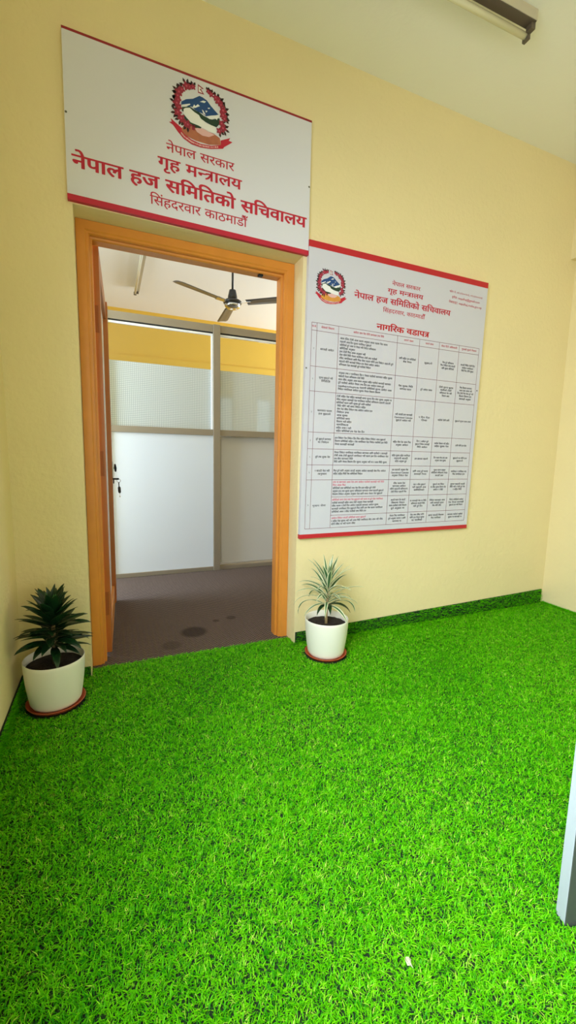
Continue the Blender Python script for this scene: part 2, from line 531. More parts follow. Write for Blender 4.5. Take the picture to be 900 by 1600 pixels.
# ------------------------------------------------------------------ aluminium and glass partition in the corridor
PY = 1.77
part = empty('glass_partition', (0.95, PY, 0.0), 'aluminium partition with grid film glass above white boards behind the doorway', 'partition')
PX0, PX1 = -1.44, 3.9
MX = [(-1.44, -1.39), (-0.06, 0.0), (0.915, 0.978), (2.0, 2.06), (3.84, 3.9)]
for x0, x1 in MX:
    under(part, obj('mullion', boxes((x0, x1, PY - 0.02, PY + 0.05, 0.0, 2.29)), M_alu, bevel=0.002))
bays = [(MX[i][1], MX[i + 1][0]) for i in range(len(MX) - 1)]
for i, (x0, x1) in enumerate(bays):
    under(part, obj('header_rail', boxes((x0, x1, PY - 0.004, PY + 0.05, 2.225, 2.29)), M_alu, bevel=0.002))
    under(part, obj('glazing_bead', boxes((x0, x1, PY + 0.004, PY + 0.022, 2.196, 2.213)), M_bead, bevel=0.001))
    under(part, obj('gasket', boxes((x0, x1, PY + 0.008, PY + 0.03, 2.213, 2.225)), M_gasket))
    under(part, obj('middle_rail', boxes((x0, x1, PY - 0.006, PY + 0.05, 1.297, 1.353)), M_alu, bevel=0.002))
    under(part, obj('kick_rail', boxes((x0, x1, PY - 0.004, PY + 0.05, 0.0, 0.038)), M_alu, bevel=0.002))
    g = under(part, obj('glass_pane', boxes((x0, x1, PY + 0.026, PY + 0.031, 1.353, 2.196)), M_glass))
    fl = obj('grid_film', boxes((x0, x1, PY + 0.0235, PY + 0.0255, 1.353, 1.898)), M_film)
    fl.parent = g; fl.matrix_parent_inverse = Matrix.Identity(4)
    fl['label'] = 'frosted film printed with a fine square grid'
    dy = 0.0 if i != 2 else 0.045
    pz = 0.038 if i != 2 else 0.052
    lp = under(part, obj('lower_board', boxes((x0, x1, PY + 0.008 + dy, PY + 0.02 + dy, pz, 1.297)), M_board_shade if i == 2 else M_board))
    if i == 2: lp['label'] = 'board set back behind its rails, shade painted in as grey'
under(part, obj('side_bead', boxes((0.900, 0.915, PY + 0.000, PY + 0.02, 1.353, 2.196)), M_bead, bevel=0.001))
sw = obj('switch_plate', boxes((0.005, 0.035, PY - 0.002, PY + 0.008, 1.215, 1.292)), M_white_lam, bevel=0.003)
tag(sw, 'small white plate on the partition board beside the door lock', 'switch plate')

# ------------------------------------------------------------------ lettering
_txt = bpy.data.curves.new('glyphs', 'FONT')
_txto = bpy.data.objects.new('glyphs', _txt)
C.objects.link(_txto)
_cache = {}


def raw(s, bold, res):
    k = (s, bold, res)
    if k not in _cache:
        _txt.body = s
        _txt.offset = bold
        _txt.resolution_u = res
        dg = bpy.context.evaluated_depsgraph_get()
        dg.update()
        ev = _txto.evaluated_get(dg)
        me = ev.to_mesh()
        vs = np.array([tuple(v.co[:2]) for v in me.vertices]).reshape(-1, 2)
        fs = [tuple(p.vertices) for p in me.polygons]
        ev.to_mesh_clear()
        _cache[k] = (vs, fs)
    return _cache[k]


def reorder(s):
    out = []
    for ch in s:
        if ch == 'ि' and out: out.insert(len(out) - 1, ch)
        else: out.append(ch)
    return ''.join(out)


def rect2(x0, z0, x1, z1):
    return np.array([(x0, z0), (x1, z0), (x1, z1), (x0, z1)])


def layout(s, bold=0.0, res=4):
    """one line of text -> verts, faces, width. '#' is the half letter NA, '$' the joined letter TRA"""
    pieces, cur = [], ''
    for ch in s:
        if ch in '#$ ':
            if cur: pieces.append(cur)
            pieces.append(ch); cur = ''
        else: cur += ch
    if cur: pieces.append(cur)
    V, F, x = [], [], 0.0

    def put(vs, fs, dx):
        n = sum(len(v) for v in V)
        V.append(vs + np.array([dx, 0]))
        F.extend([tuple(i + n for i in f) for f in fs])

    for p in pieces:
        if p == ' ':
            x += 0.30
        elif p == '#':
            vs, fs = raw('न', bold, res)
            b = bmesh.new()
            bv = [b.verts.new((v[0], v[1], 0)) for v in vs]
            for f in fs:
                try: b.faces.new([bv[i] for i in f])
                except ValueError: pass
            bmesh.ops.bisect_plane(b, geom=b.verts[:] + b.edges[:] + b.faces[:], plane_co=(0.372, 0, 0), plane_no=(1, 0, 0), clear_outer=True)
            b.verts.index_update()
            put(np.array([v.co[:2] for v in b.verts]), [tuple(v.index for v in f.verts) for f in b.faces], x)
            b.free()
            x += 0.37 - bold
        elif p == '$':
            t = 0.036 + bold
            zt = 0.622 + bold
            put(rect2(0, 0.555 - bold, 0.50, zt), [(0, 1, 2, 3)], x)
            put(rect2(0.36 - t, -bold, 0.36 + t, 0.56), [(0, 1, 2, 3)], x)
            for path in ([(0.36, 0.40), (0.22, 0.405), (0.10, 0.385), (0.03, 0.33)], [(0.355, 0.385), (0.27, 0.27), (0.17, 0.13), (0.05, 0.05)]):
                L_, R_ = [], []
                for i, q in enumerate(path):
                    a, c = path[max(i - 1, 0)], path[min(i + 1, len(path) - 1)]
                    d = np.array(c) - np.array(a); d = d / np.linalg.norm(d)
                    nn = np.array([-d[1], d[0]]) * t * (1.0 if i < 3 else 0.75)
                    L_.append(np.array(q) + nn); R_.append(np.array(q) - nn)
                n = len(path)
                put(np.array(L_ + R_), [(i, i + 1, n + i + 1, n + i) for i in range(n - 1)], x)
            x += 0.50
        else:
            vs, fs = raw(reorder(p), bold, res)
            if len(vs):
                put(vs, fs, x)
                lat = any(ord(c) < 0x0900 for c in p)
                x += float(vs[:, 0].max()) - bold + (0.06 if lat else 0.0)
    if not V: return np.zeros((0, 2)), [], 0.0
    return np.concatenate(V), F, x


class Sheet:
    """a printed face given by its four corners (u right, v up in metres); layer n sits n*0.35 mm proud"""
    def __init__(self, bl, br, tr, tl, w, h):
        self.c = [Vector(p) for p in (bl, br, tr, tl)]
        self.w, self.h = w, h

    def at(self, u, v, layer=0):
        a, b = u / self.w, v / self.h
        bl, br, tr, tl = self.c
        p = bl * (1 - a) * (1 - b) + br * a * (1 - b) + tr * a * b + tl * (1 - a) * b
        return p + Vector((0, -0.00035 * layer, 0))


def print_mesh(name, sheet, polys, mats, parent, layer=1):
    """polys: list of (verts Nx2, faces, material index)"""
    V, F, MI = [], [], []
    for vs, fs, mi in polys[:]:
        ly = layer
        if isinstance(mi, tuple): mi, ly = mi
        n = len(V)
        V += [tuple(sheet.at(p[0], p[1], ly + (p[2] if len(p) > 2 else 0))) for p in vs]
        F += [tuple(i + n for i in f) for f in fs]
        MI += [mi] * len(fs)
    me = bpy.data.meshes.new(name)
    me.from_pydata(V, [], F)
    for p, mi in zip(me.polygons, MI): p.material_index = mi
    o = link_mesh(name, me, mats)
    # printed faces look towards the room
    b = bmesh.new(); b.from_mesh(me)
    for f in b.faces:
        if f.normal.y > 0: f.normal_flip()
    b.to_mesh(me); b.free()
    if parent is not None: under(parent, o)
    return o


def fit_line(s, u0, u1, vhead, hgt, bold=0.0, res=4, mi=0):
    """headline at vhead, letters hgt tall from headline to baseline, running from u0 to u1"""
    vs, fs, w = layout(s, 0.0, res)
    if bold > 0.0:
        # heavier strokes: the same outlines printed again a little to each side
        sh = [(1, 0), (-1, 0), (0.72, 0.5), (-0.72, 0.5), (0.72, -0.5), (-0.72, -0.5)] if res > 2 else [(1, 0.35), (-1, -0.35)]
        n0 = len(vs)
        vs2 = np.concatenate([vs] + [vs + np.array([a * bold, b * bold]) for a, b in sh])
        fs = [tuple(i + j * n0 for i in f) for j in range(len(sh) + 1) for f in fs]
        vs = vs2
    k = hgt / 0.622
    q = np.zeros((len(vs), 3))
    if bold > 0.0: q[:, 2] = np.repeat(np.arange(len(sh) + 1), n0) * 0.12
    q[:, 0] = u0 + vs[:, 0] * (u1 - u0) / w
    q[:, 1] = vhead - hgt + vs[:, 1] * k
    return (q, fs, mi)


def panel(name, sheet, depth, m, parent):
    b = bmesh.new()
    fr = [b.verts.new(sheet.at(u, v)) for u, v in ((0, 0), (sheet.w, 0), (sheet.w, sheet.h), (0, sheet.h))]
    bk = [b.verts.new(v.co + Vector((0, depth, 0))) for v in fr]
    b.faces.new(fr)
    b.faces.new(bk[::-1])
    for i in range(4):
        b.faces.new((fr[i], bk[i], bk[(i + 1) % 4], fr[(i + 1) % 4]))
    return under(parent, obj(name, b, m))


def stripe(name, sheet, u0, u1, v0, v1, depth, m, parent):
    # a coloured band that wraps round the sheet's edge
    b = bmesh.new()
    e = 0.0006
    fr = [b.verts.new(sheet.at(u, v, 2)) for u, v in ((u0 - e, v0), (u1 + e, v0), (u1 + e, v1), (u0 - e, v1))]
    bk = [b.verts.new(v.co + Vector((0, depth, 0))) for v in fr]
    b.faces.new(fr); b.faces.new(bk[::-1])
    for i in range(4):
        b.faces.new((fr[i], bk[i], bk[(i + 1) % 4], fr[(i + 1) % 4]))
    return under(parent, obj(name, b, m))


def screw(sheet, u, v, parent):
    p = sheet.at(u, v)
    b = bmesh.new()
    lathe(b, [(0.0045, 0), (0.0045, 0.001), (0.003, 0.0022)], 12, close_top=True)
    bmesh.ops.rotate(b, verts=b.verts, cent=(0, 0, 0), matrix=Matrix.Rotation(PI / 2, 3, 'X'))
    bmesh.ops.translate(b, verts=b.verts, vec=p)
    under(parent, obj('screw', b, M_screw))


EMB = {
    'blue': [(-0.0905, 0.0252), (-0.0696, 0.0415), (-0.038, 0.0537), (-0.008, 0.075), (0.007, 0.0741), (0.0264, 0.0677), (0.0461, 0.0499), (0.0814, 0.025), (0.0592, 0.013), (0.0241, -0.0008), (0.0068, 0.0063), (-0.0105, 0.0067), (-0.0276, 0.0101), (-0.0424, 0.0197), (-0.0614, 0.0136), (-0.0845, 0.0081), (-0.0915, 0.0135)],
    'w1': [(-0.0412, 0.0143), (-0.0326, 0.0313), (-0.0262, 0.026), (-0.0155, 0.0379), (-0.0061, 0.0325), (-0.0168, 0.0259), (-0.0254, 0.0193)],
    'w2': [(-0.0069, 0.0504), (0.0091, 0.0605), (0.0234, 0.0613), (0.0147, 0.0523), (0.0069, 0.0521)],
    'w3': [(0.0034, 0.0215), (0.0111, 0.0185), (0.0211, 0.0038), (0.0102, 0.0054)],
    'w4': [(0.0198, 0.0229), (0.0307, 0.0232), (0.022, 0.0142)],
    'w6': [(0.0307, 0.0372), (0.0417, 0.0407), (0.0395, 0.0353), (0.032, 0.0338)],
    'w5': [(0.0224, -0.0013), (0.046, 0.0092), (0.0881, 0.0248), (0.0859, 0.0154), (0.0779, 0.0097), (0.0748, -0.0015), (0.0637, 0.0053), (0.0526, -0.0052), (0.0394, -0.0077), (0.0285, -0.0045)],
    'w7': [(-0.0886, 0.0125), (-0.0529, 0.0278), (-0.0495, 0.0254), (-0.0698, 0.0105), (-0.0866, 0.0067)],
    'green': [(-0.0887, 0.0029), (-0.053, 0.0163), (-0.0233, 0.0084), (-0.0105, 0.0067), (0.0111, -0.0021), (0.0285, -0.0045), (0.0504, -0.0059), (0.0859, 0.0106), (0.0926, -0.0063), (0.0726, -0.0323), (0.046, -0.0305), (0.0197, -0.0256), (-0.002, -0.0178), (-0.0105, -0.0069), (-0.0319, -0.0012), (-0.053, 0.0097), (-0.072, 0.0026), (-0.0817, -0.0139), (-0.0888, -0.0131)],
    'green2': [(-0.0826, -0.0218), (-0.066, -0.0358), (-0.045, -0.0486), (-0.0193, -0.0504), (0.0031, -0.0502), (-0.0021, -0.0597), (-0.028, -0.0636), (-0.0535, -0.0589), (-0.0766, -0.0468)],
    'map': [(-0.0804, -0.002), (-0.072, 0.0045), (-0.053, 0.0113), (-0.0319, -0.0001), (-0.0105, -0.0061), (-0.002, -0.0178), (0.0284, -0.03), (0.069, -0.0326), (0.0708, -0.0586), (0.0459, -0.0609), (0.0109, -0.0557), (-0.015, -0.0503), (-0.0492, -0.048), (-0.0681, -0.0326), (-0.0818, -0.0208)],
    'base': [(-0.0916, -0.0879), (-0.0767, -0.0661), (-0.0535, -0.057), (-0.028, -0.0628), (0.0065, -0.061), (0.0592, -0.0633), (0.0883, -0.0734), (0.0942, -0.1025), (0.037, -0.1175), (-0.024, -0.1182), (-0.0666, -0.1113), (-0.0904, -0.1002)],
    'pink': [(-0.0289, -0.0677), (-0.0064, -0.0571), (0.0196, -0.0582), (0.0371, -0.0628), (0.0637, -0.0675), (0.0371, -0.0845), (0.0064, -0.0877), (-0.0195, -0.0797)],
    'bole': [(-0.0429, -0.0557), (-0.0279, -0.055), (-0.0302, -0.0771), (-0.043, -0.0771)],
    'ribbon': [(-0.1063, -0.1058), (-0.0916, -0.0917), (-0.0771, -0.1067), (-0.0454, -0.1194), (-0.0024, -0.1249), (0.0459, -0.1189), (0.0942, -0.1025), (0.1141, -0.1008), (0.1041, -0.1158), (0.0459, -0.1332), (-0.0025, -0.1407), (-0.0455, -0.139), (-0.0827, -0.125)],
    'tailL': [(-0.1467, -0.0753), (-0.1344, -0.0715), (-0.1392, -0.0578), (-0.1225, -0.0667), (-0.0895, -0.0838), (-0.0904, -0.101), (-0.1043, -0.1082), (-0.1288, -0.0827)],
    'tailR': [(0.0919, -0.0831), (0.1395, -0.0587), (0.1322, -0.0721), (0.1506, -0.074), (0.1396, -0.0833), (0.1109, -0.1057), (0.0942, -0.1037)],
    'flag': [(-0.0151, 0.1217), (0.0127, 0.1111), (-0.0006, 0.1051), (0.0148, 0.0871), (-0.0144, 0.086)],
    'flagw': [(-0.0117, 0.1144), (0.0037, 0.1088), (-0.0075, 0.1036), (0.0062, 0.0905), (-0.011, 0.0909)],
}
FLOWERS = [(-0.0377, 0.1026), (-0.0524, 0.0966), (-0.0671, 0.0954), (-0.088, 0.0752), (-0.1005, 0.0616), (-0.1069, 0.0444), (-0.1113, 0.0127), (-0.105, 0.028), (-0.1076, -0.024), (-0.1012, -0.001), (-0.0912, -0.0436), (-0.0725, -0.057), (-0.062, -0.0615), (0.033, 0.1059), (0.0461, 0.0986), (0.0681, 0.0914), (0.0814, 0.0809), (0.0938, 0.0692), (0.1037, 0.0487), (0.1106, 0.0151), (0.1038, 0.0289), (0.0971, -0.0089), (0.1039, -0.0268), (0.086, -0.0441)]



def tri_poly(pts):
    from mathutils.geometry import tessellate_polygon
    t = tessellate_polygon([[Vector((p[0], p[1], 0)) for p in pts]])
    return np.array(pts), [tuple(x) for x in t]


def emblem(sheet, cu, cv, k, parent, base_m):
    def P(key): return [(cu + k * a, cv + k * b) for a, b in EMB[key]]
    root_polys = []
    def add(lst, keys, mi, ly):
        for key in keys:
            vs, fs = tri_poly(P(key)); lst.append((vs, fs, (mi, ly)))
    em = empty('emblem', sheet.at(cu, cv))
    em.parent = parent; em.matrix_parent_inverse = Matrix.Translation(parent.location).inverted()
    def part_(name, lst, mats):
        o = print_mesh(name, sheet, lst, mats, None)
        o.parent = em
        o.matrix_parent_inverse = Matrix.Translation(em.location).inverted()
        return o
    l = []
    add(l, ['blue'], 0, 2); add(l, ['w1', 'w2', 'w3', 'w4', 'w5', 'w6', 'w7'], 1, 4)
    part_('mountain', l, [M_e_blue, M_e_white])
    l = []
    add(l, ['green', 'green2'], 0, 3); add(l, ['map'], 1, 3.5)
    part_('hills_and_map', l, [M_e_green, M_e_white])
    l = []
    add(l, ['base'], 0, 2); add(l, ['pink'], 1, 2.6); add(l, ['bole'], 2, 3)
    part_('lower_ground', l, [base_m, M_e_pink, M_e_flower])
    l = []
    add(l, ['ribbon'], 0, 3); add(l, ['tailL', 'tailR'], 0, 2.4)
    # tiny motto on the ribbon drawn as short strokes following its curve
    A = EMB['ribbon']
    for t in np.linspace(0.08, 0.92, 26):
        i = t * 5; n0 = int(i); fr_ = i - n0
        inner = A[1:7]; outer = [A[0]] + A[11:8:-1] + [A[9], A[8]]
        outer = [A[0], A[12] if len(A) > 12 else A[-1], A[11], A[10], A[9], A[8]]
        qi = np.array(inner[n0]) * (1 - fr_) + np.array(inner[min(n0 + 1, 5)]) * fr_
        qo = np.array(outer[n0]) * (1 - fr_) + np.array(outer[min(n0 + 1, 5)]) * fr_
        c = (qi + qo) / 2
        hw = 0.0016 + 0.001 * ((n0 * 7 + int(fr_ * 10)) % 3)
        vs = rect2(cu + k * (c[0] - hw), cv + k * (c[1] - 0.0035), cu + k * (c[0] + hw), cv + k * (c[1] + 0.0035))
        l.append((vs, [(0, 1, 2, 3)], (1, 4)))
    part_('ribbon', l, [M_crimson, M_e_pink])
    l = []
    add(l, ['flag'], 0, 2); add(l, ['flagw'], 1, 3)
    part_('flag', l, [M_e_flower, M_e_white])
    halves = ([], [])
    rr = random.Random(3)
    for j, (a, b) in enumerate(FLOWERS):
        l = halves[0] if a < 0 else halves[1]
        big = 1.0 if j % 2 == 0 else 0.8
        if abs(a) < 0.06 and b > 0.09: big *= 0.72
        R_ = 0.0205 * big
        out = math.atan2(b, a)
        for da in (-0.75, 0.0, 0.75):
            th = out + da + rr.uniform(-.15, .15)
            ln, wd = 0.034 * big, 0.0056
            tip = (a + ln * math.cos(th), b + ln * math.sin(th))
            mid = (a + 0.68 * ln * math.cos(th), b + 0.68 * ln * math.sin(th))
            pn_ = (-math.sin(th) * wd, math.cos(th) * wd)
            pts = [(a, b), (mid[0] - pn_[0], mid[1] - pn_[1]), tip, (mid[0] + pn_[0], mid[1] + pn_[1])]
            l.append((np.array([(cu + k * x, cv + k * y) for x, y in pts]), [(0, 1, 2, 3)], (0, 3)))
        n = 20
        ph = rr.uniform(0, 6)
        ring = [(cu + k * (a + R_ * (0.78 + 0.22 * math.cos(5 * (2 * PI * i / n) + ph)) * math.cos(2 * PI * i / n)),
                 cv + k * (b + R_ * (0.78 + 0.22 * math.cos(5 * (2 * PI * i / n) + ph)) * math.sin(2 * PI * i / n))) for i in range(n)]
        l.append((np.array(ring), [tuple(range(n))], (1, 3.6 + 0.06 * j)))
        s_ = 0.004 * big
        l.append((rect2(cu + k * (a - s_), cv + k * (b - s_), cu + k * (a + s_), cv + k * (b + s_)), [(0, 1, 2, 3)], (2, 5.2)))
    for l in halves: part_('flower_branch', l, [M_e_leaf, M_e_flower, M_e_flower2])
    return em


# ------------------------------------------------------------------ sign over the door
SY = -0.020
S = Sheet((-0.125, SY, 2.193), (1.0185, SY, 2.185), (1.0185, SY, 2.830), (-0.122, SY, 2.846), 1.143, 0.65)
sign = empty('sign_board', (0.447, 0, 2.19), 'white sign with crimson lettering and emblem mounted above the doorway', 'sign')
panel('panel', S, 0.0195, M_signwhite, sign)
st_ = stripe('top_stripe', S, 0, 1.143, 0.641, 0.6506, 0.0195, M_darkred, sign); st_['label'] = 'thin dark red upper edge'
stripe('bottom_stripe', S, 0, 1.143, -0.0006, 0.0225, 0.0195, M_crimson, sign)['label'] = 'crimson band along the lower edge'
emblem(S, 0.573, 0.5, 1.0, sign, M_e_base)
print_mesh('country_line', S, [fit_line('नेपाल सरकार', 0.413, 0.733, 0.335, 0.0345, 0.010)], [M_crimson], sign, 2)
print_mesh('ministry_line', S, [fit_line('गृह म#$ालय', 0.376, 0.771, 0.269, 0.0425, 0.024)], [M_crimson], sign, 2)
print_mesh('committee_line', S, [fit_line('नेपाल हज समितिको सचिवालय', 0.023, 1.125, 0.180, 0.048, 0.030)], [M_crimson], sign, 2)
print_mesh('address_line', S, [fit_line('सिंहदरवार काठमाडौँ', 0.338, 0.804, 0.098, 0.036, 0.008)], [M_crimson], sign, 2)
for u, v in ((0.006, 0.335), (1.137, 0.335)): screw(S, u, v, sign)

# ------------------------------------------------------------------ citizen charter board right of the door
BY = -0.026
B = Sheet((1.006, BY, 0.646), (2.280, BY, 0.651), (2.308, BY, 2.260), (1.0205, BY, 2.262), 1.278, 1.612)
board = empty('notice_board', (1.65, 0, 0.64), 'large white notice board with a printed table, hung right of the doorway', 'notice board')
panel('panel', B, 0.0255, M_boardwhite, board)
stripe('top_stripe', B, 0, 1.278, 1.579, 1.6126, 0.0255, M_boardred, board)['label'] = 'red band along the upper edge'
stripe('bottom_stripe', B, 0, 1.278, -0.0006, 0.0245, 0.0255, M_boardred, board)['label'] = 'red band along the lower edge'
emblem(B, 0.139, 1.401, 0.668, board, M_e_gold)
M_headred = M_crimson
print_mesh('country_line', B, [fit_line('नेपाल सरकार', 0.537, 0.741, 1.494, 0.020, 0.012)], [M_headred], board, 2)
print_mesh('ministry_line', B, [fit_line('गृह म#$ालय', 0.510, 0.766, 1.452, 0.0235, 0.024)], [M_headred], board, 2)
print_mesh('committee_line', B, [fit_line('नेपाल हज समितिको सचिवालय', 0.288, 0.985, 1.396, 0.0295, 0.028)], [M_headred], board, 2)
print_mesh('address_line', B, [fit_line('सिंहदरवार, काठमाडौँ', 0.484, 0.791, 1.339, 0.0205, 0.008)], [M_headred], board, 2)
print_mesh('title_line', B, [fit_line('नागरिक वडाप$', 0.448, 0.831, 1.247, 0.030, 0.034)], [M_boardred], board, 2)
print_mesh('contact_lines', B, [fit_line('फोन नं. ०१-४२००२०३, ०१-४२००२०४', 0.965, 1.238, 1.517, 0.011, 0.004, 2),
                                fit_line('इमेल: nepalhaj@gmail.com', 0.988, 1.218, 1.487, 0.0125, 0.006, 2),
                                fit_line('वेबसाइट: nepalhaj.moha.gov.np', 0.965, 1.239, 1.457, 0.0125, 0.006, 2)], [M_crimson], board, 2)
XC = [0.030, 0.062, 0.197, 0.598, 0.763, 0.917, 1.079, 1.248]
YR = [1.199, 1.158, 0.969, 0.835, 0.610, 0.517, 0.426, 0.340, 0.239, 0.130, 0.056]
tw = 0.0011
gl = []
for i, x in enumerate(XC): gl.append((rect2(x - tw, YR[-1], x + tw, YR[0]), [(0, 1, 2, 3)], 0))
for j, y in enumerate(YR):
    x0 = XC[2] if j in (8, 9) else XC[0]
    gl.append((rect2(x0, y - tw, XC[-1], y + tw), [(0, 1, 2, 3)], 0))
print_mesh('table_grid', B, gl, [M_grid], board, 1.5)

WORDS = 'नेपाल हज समितिको सचिवालय निवेदन नागरिकता राहदानी कागजात सहित सूचना मा समय अनुसार आवेदन सेवा शुलक लागि तथा गरिने दिन भित र पेश विवरण कारवाही हुने यातीको साउदी अरब टोली नेता मिति फारम भरी बुझाउने रसिद'.split()
wr = random.Random(11)


def words_line(frac, cw, hgt):
    ws, w = [], 0.0
    target = frac * cw
    while True:
        x = wr.choice(WORDS)
        lw = layout(x, 0.0, 2)[2] * hgt / 0.622 * 0.86 + 0.3 * hgt / 0.622
        if ws and w + lw > target * 1.08: break
        ws.append(x); w += lw
        if w > target * 0.9: break
    return ' '.join(ws)


LS, TH = 0.0178, 0.0094
blk, red = [], []
heads = ['क.सं.', 'सेवाको विवरण', 'आवेदन साथ पेश गरिने कागजात तथा विधि', 'लागने रकम', 'लागने समय', 'सेवा दिने अधिकारी', 'गुनासो सुनने निकाय']
hw = [0.85, 0.6, 0.52, 0.42, 0.4, 0.8, 0.75]
for c, (h_, f) in enumerate(zip(heads, hw)):
    cw = XC[c + 1] - XC[c]; mid = (XC[c] + XC[c + 1]) / 2
    red.append(fit_line(h_, mid - f * cw / 2, mid + f * cw / 2, 1.184, 0.0095, 0.014, 2))
col2 = [[.80, .52, .6, .25, .43, .63, .92, .68, .53], [.92, .43, .9, .78, .92, .72], [.95, .93, .58, .48, .6, .2, .18, .22, .25, .2, .25, .48],
        [.88, .92, .33], [.93, .95, .32, .93], [.92, .5], [-.9, -.22, .75, .9, .88], [-.9, .72, .82, .9, .6], [-.6, .92, .42]]
for r, fr_ in enumerate(col2):
    y1, y0 = YR[r + 1], YR[r + 2]
    n = len(fr_)
    ls = min(LS, (y1 - y0 - 0.012) / n)
    top = (y1 + y0) / 2 + n * ls / 2 - 0.003
    if r == 2: top = y1 - 0.012
    cw = XC[3] - XC[2]
    for i, f in enumerate(fr_):
        ind = 0.012 if (r in (0, 1) or (r == 2 and i > 2)) else 0.006
        w_ = min(abs(f) * cw, cw - 2 * ind)
        s_ = words_line(abs(f), cw, TH)
        if r == 1 and i == 4: s_ = 'nepalhaj.moha.gov.np ' + s_[:len(s_) // 2].rsplit(' ', 1)[0]
        (red if f < 0 else blk).append(fit_line(s_, XC[2] + ind, XC[2] + ind + w_, top - i * ls, TH * (1 if ls > 0.016 else .92), 0.018, 2))
cent = {1: [1, 2, 2, 2, 1, 2], 3: [2, 2, 3, 2, 3, 3, 4, 4, 3], 4: [1, 1, 2, 3, 1, 2, 3, 3, 3], 5: [3, 4, 1, 2, 2, 3, 3, 3, 2], 6: [3, 5, 1, 1, 2, 2, 3, 3, 2]}
for c, counts in cent.items():
    for r, n in enumerate(counts):
        y1, y0 = YR[r + 1], YR[r + 2]
        ls = min(LS, (y1 - y0 - 0.010) / n)
        mid = (XC[c] + XC[c + 1]) / 2; cw = XC[c + 1] - XC[c]
        top = (y1 + y0) / 2 + n * ls / 2 - 0.004
        for i in range(n):
            f = wr.uniform(.55, .88) if i < n - 1 or n == 1 else wr.uniform(.3, .75)
            if n == 1 and c in (4,) : f = wr.uniform(.25, .7)
            s_ = words_line(f, cw, TH)
            if c == 3 and r in (2, 5) and i == 1: s_, f = 'Operational Calendar', .85
            blk.append(fit_line(s_, mid - f * cw / 2, mid + f * cw / 2, top - i * ls, TH * (1 if ls > 0.0155 else .9), 0.018, 2))
blk.append(fit_line('मुखय सेवा', XC[1] + 0.012, XC[1] + 0.10, 0.195, TH, 0.006, 2))
for r, d in enumerate('१२३४५६७'):
    yy = (YR[r + 1] + YR[r + 2]) / 2 if r < 6 else 0.195
    m_ = (XC[0] + XC[1]) / 2
    blk.append(fit_line(d, m_ - 0.003, m_ + 0.003, yy + 0.004, 0.009, 0.0, 2))
print_mesh('table_text', B, blk, [M_tabletxt], board, 2)
nh = len(heads)
for k in red[:nh]: print_mesh('column_heading', B, [k], [M_crimson], board, 2)
for a, b in ((0, 2), (2, 3), (3, 4)): print_mesh('red_note', B, red[nh + a:nh + b], [M_pink], board, 2)
for u, v in ((0.006, 0.955), (1.262, 0.93)): screw(B, u, v, board)
bpy.data.objects.remove(_txto)

# ------------------------------------------------------------------ potted plants
POTS = [(-0.246, -0.190, 'left'), (1.111, -0.192, 'right')]


def pot_mesh():
    b = bmesh.new()
    H, rb, rtop = 0.207, 0.096, 0.122
    prof = [(rb - 0.010, 0.0), (rb - 0.002, 0.002), (rb + 0.003, 0.010)]
    for t in np.linspace(0.08, 1, 14):
        prof.append((rb + 0.004 + (rtop - rb - 0.004) * (1 - (1 - t) ** 1.7), H * t))
    prof += [(rtop - 0.0015, H + 0.0018), (rtop - 0.004, H), (rtop - 0.006, H - 0.04), (rtop - 0.012, H - 0.07)]
    lathe(b, prof, 64)
    return b


def saucer_mesh():
    b = bmesh.new()
    lathe(b, [(0.098, 0.0), (0.108, 0.002), (0.115, 0.012), (0.1185, 0.016), (0.119, 0.0185), (0.116, 0.0185), (0.111, 0.012), (0.104, 0.006), (0.02, 0.0055)], 64, close_top=True)
    return b


def soil_mesh(seed):
    b = bmesh.new()
    rr = random.Random(seed)
    n, seg = 12, 48
    c0 = b.verts.new((0, 0, 0.178))
    rings = []
    for i in range(1, n + 1):
        r = 0.1145 * i / n
        rings.append([b.verts.new((r * math.cos(2 * PI * k / seg), r * math.sin(2 * PI * k / seg), 0.172 + 0.008 * (1 - i / n) + rr.uniform(-.003, .004) * (1 if i < n else .4))) for k in range(seg)])
    for k in range(seg): b.faces.new((c0, rings[0][k], rings[0][(k + 1) % seg]))
    for a, c in zip(rings, rings[1:]):
        for k in range(seg): b.faces.new((a[k], a[(k + 1) % seg], c[(k + 1) % seg], c[k]))
    return b


def leaf_blade(V, F, MI, base, az, elev, length, width, droop, twist=0.0, fold=0.25, curl=0.0, mats=(0, 0), n=9, tipup=0.0, side=0.0, stripe_w=0.62):
    """a strap leaf: starts at base heading (az, elev), bends by droop (rad) along its length; four strips across"""
    p = Vector(base)
    e = elev
    a = az
    rows = []
    for i in range(n + 1):
        t = i / n
        d = Vector((math.cos(a) * math.cos(e), math.sin(a) * math.cos(e), math.sin(e)))
        s = d.cross(Vector((0, 0, 1)))
        if s.length < 1e-3: s = Vector((math.sin(a), -math.cos(a), 0))
        s.normalize()
        nrm = s.cross(d).normalized()
        tw = twist * t
        s2 = s * math.cos(tw) + nrm * math.sin(tw)
        n2 = nrm * math.cos(tw) - s * math.sin(tw)
        w = width * 0.5 * (0.42 + 0.58 * math.sin(min(1, t / 0.42) * PI / 2)) * (1 - max(0, (t - 0.42) / 0.58) ** 1.7)
        w = max(w, 0.0004)
        row = []
        for q, k in ((-1, 1), (-stripe_w, 0.45), (0, 0), (stripe_w, 0.45), (1, 1)):
            row.append(p + s2 * (w * q) + n2 * (w * fold * k))
        rows.append(row)
        p = p + d * (length / n)
        e -= droop / n * (0.4 + 1.2 * t) - tipup * (t > 0.75) / n * 4
        a += side / n
    o = len(V)
    for row in rows: V += [tuple(v) for v in row]
    for i in range(n):
        for j in range(4):
            F.append((o + i * 5 + j, o + i * 5 + j + 1, o + (i + 1) * 5 + j + 1, o + (i + 1) * 5 + j))
            MI.append(mats[0] if j in (1, 2) else mats[1])


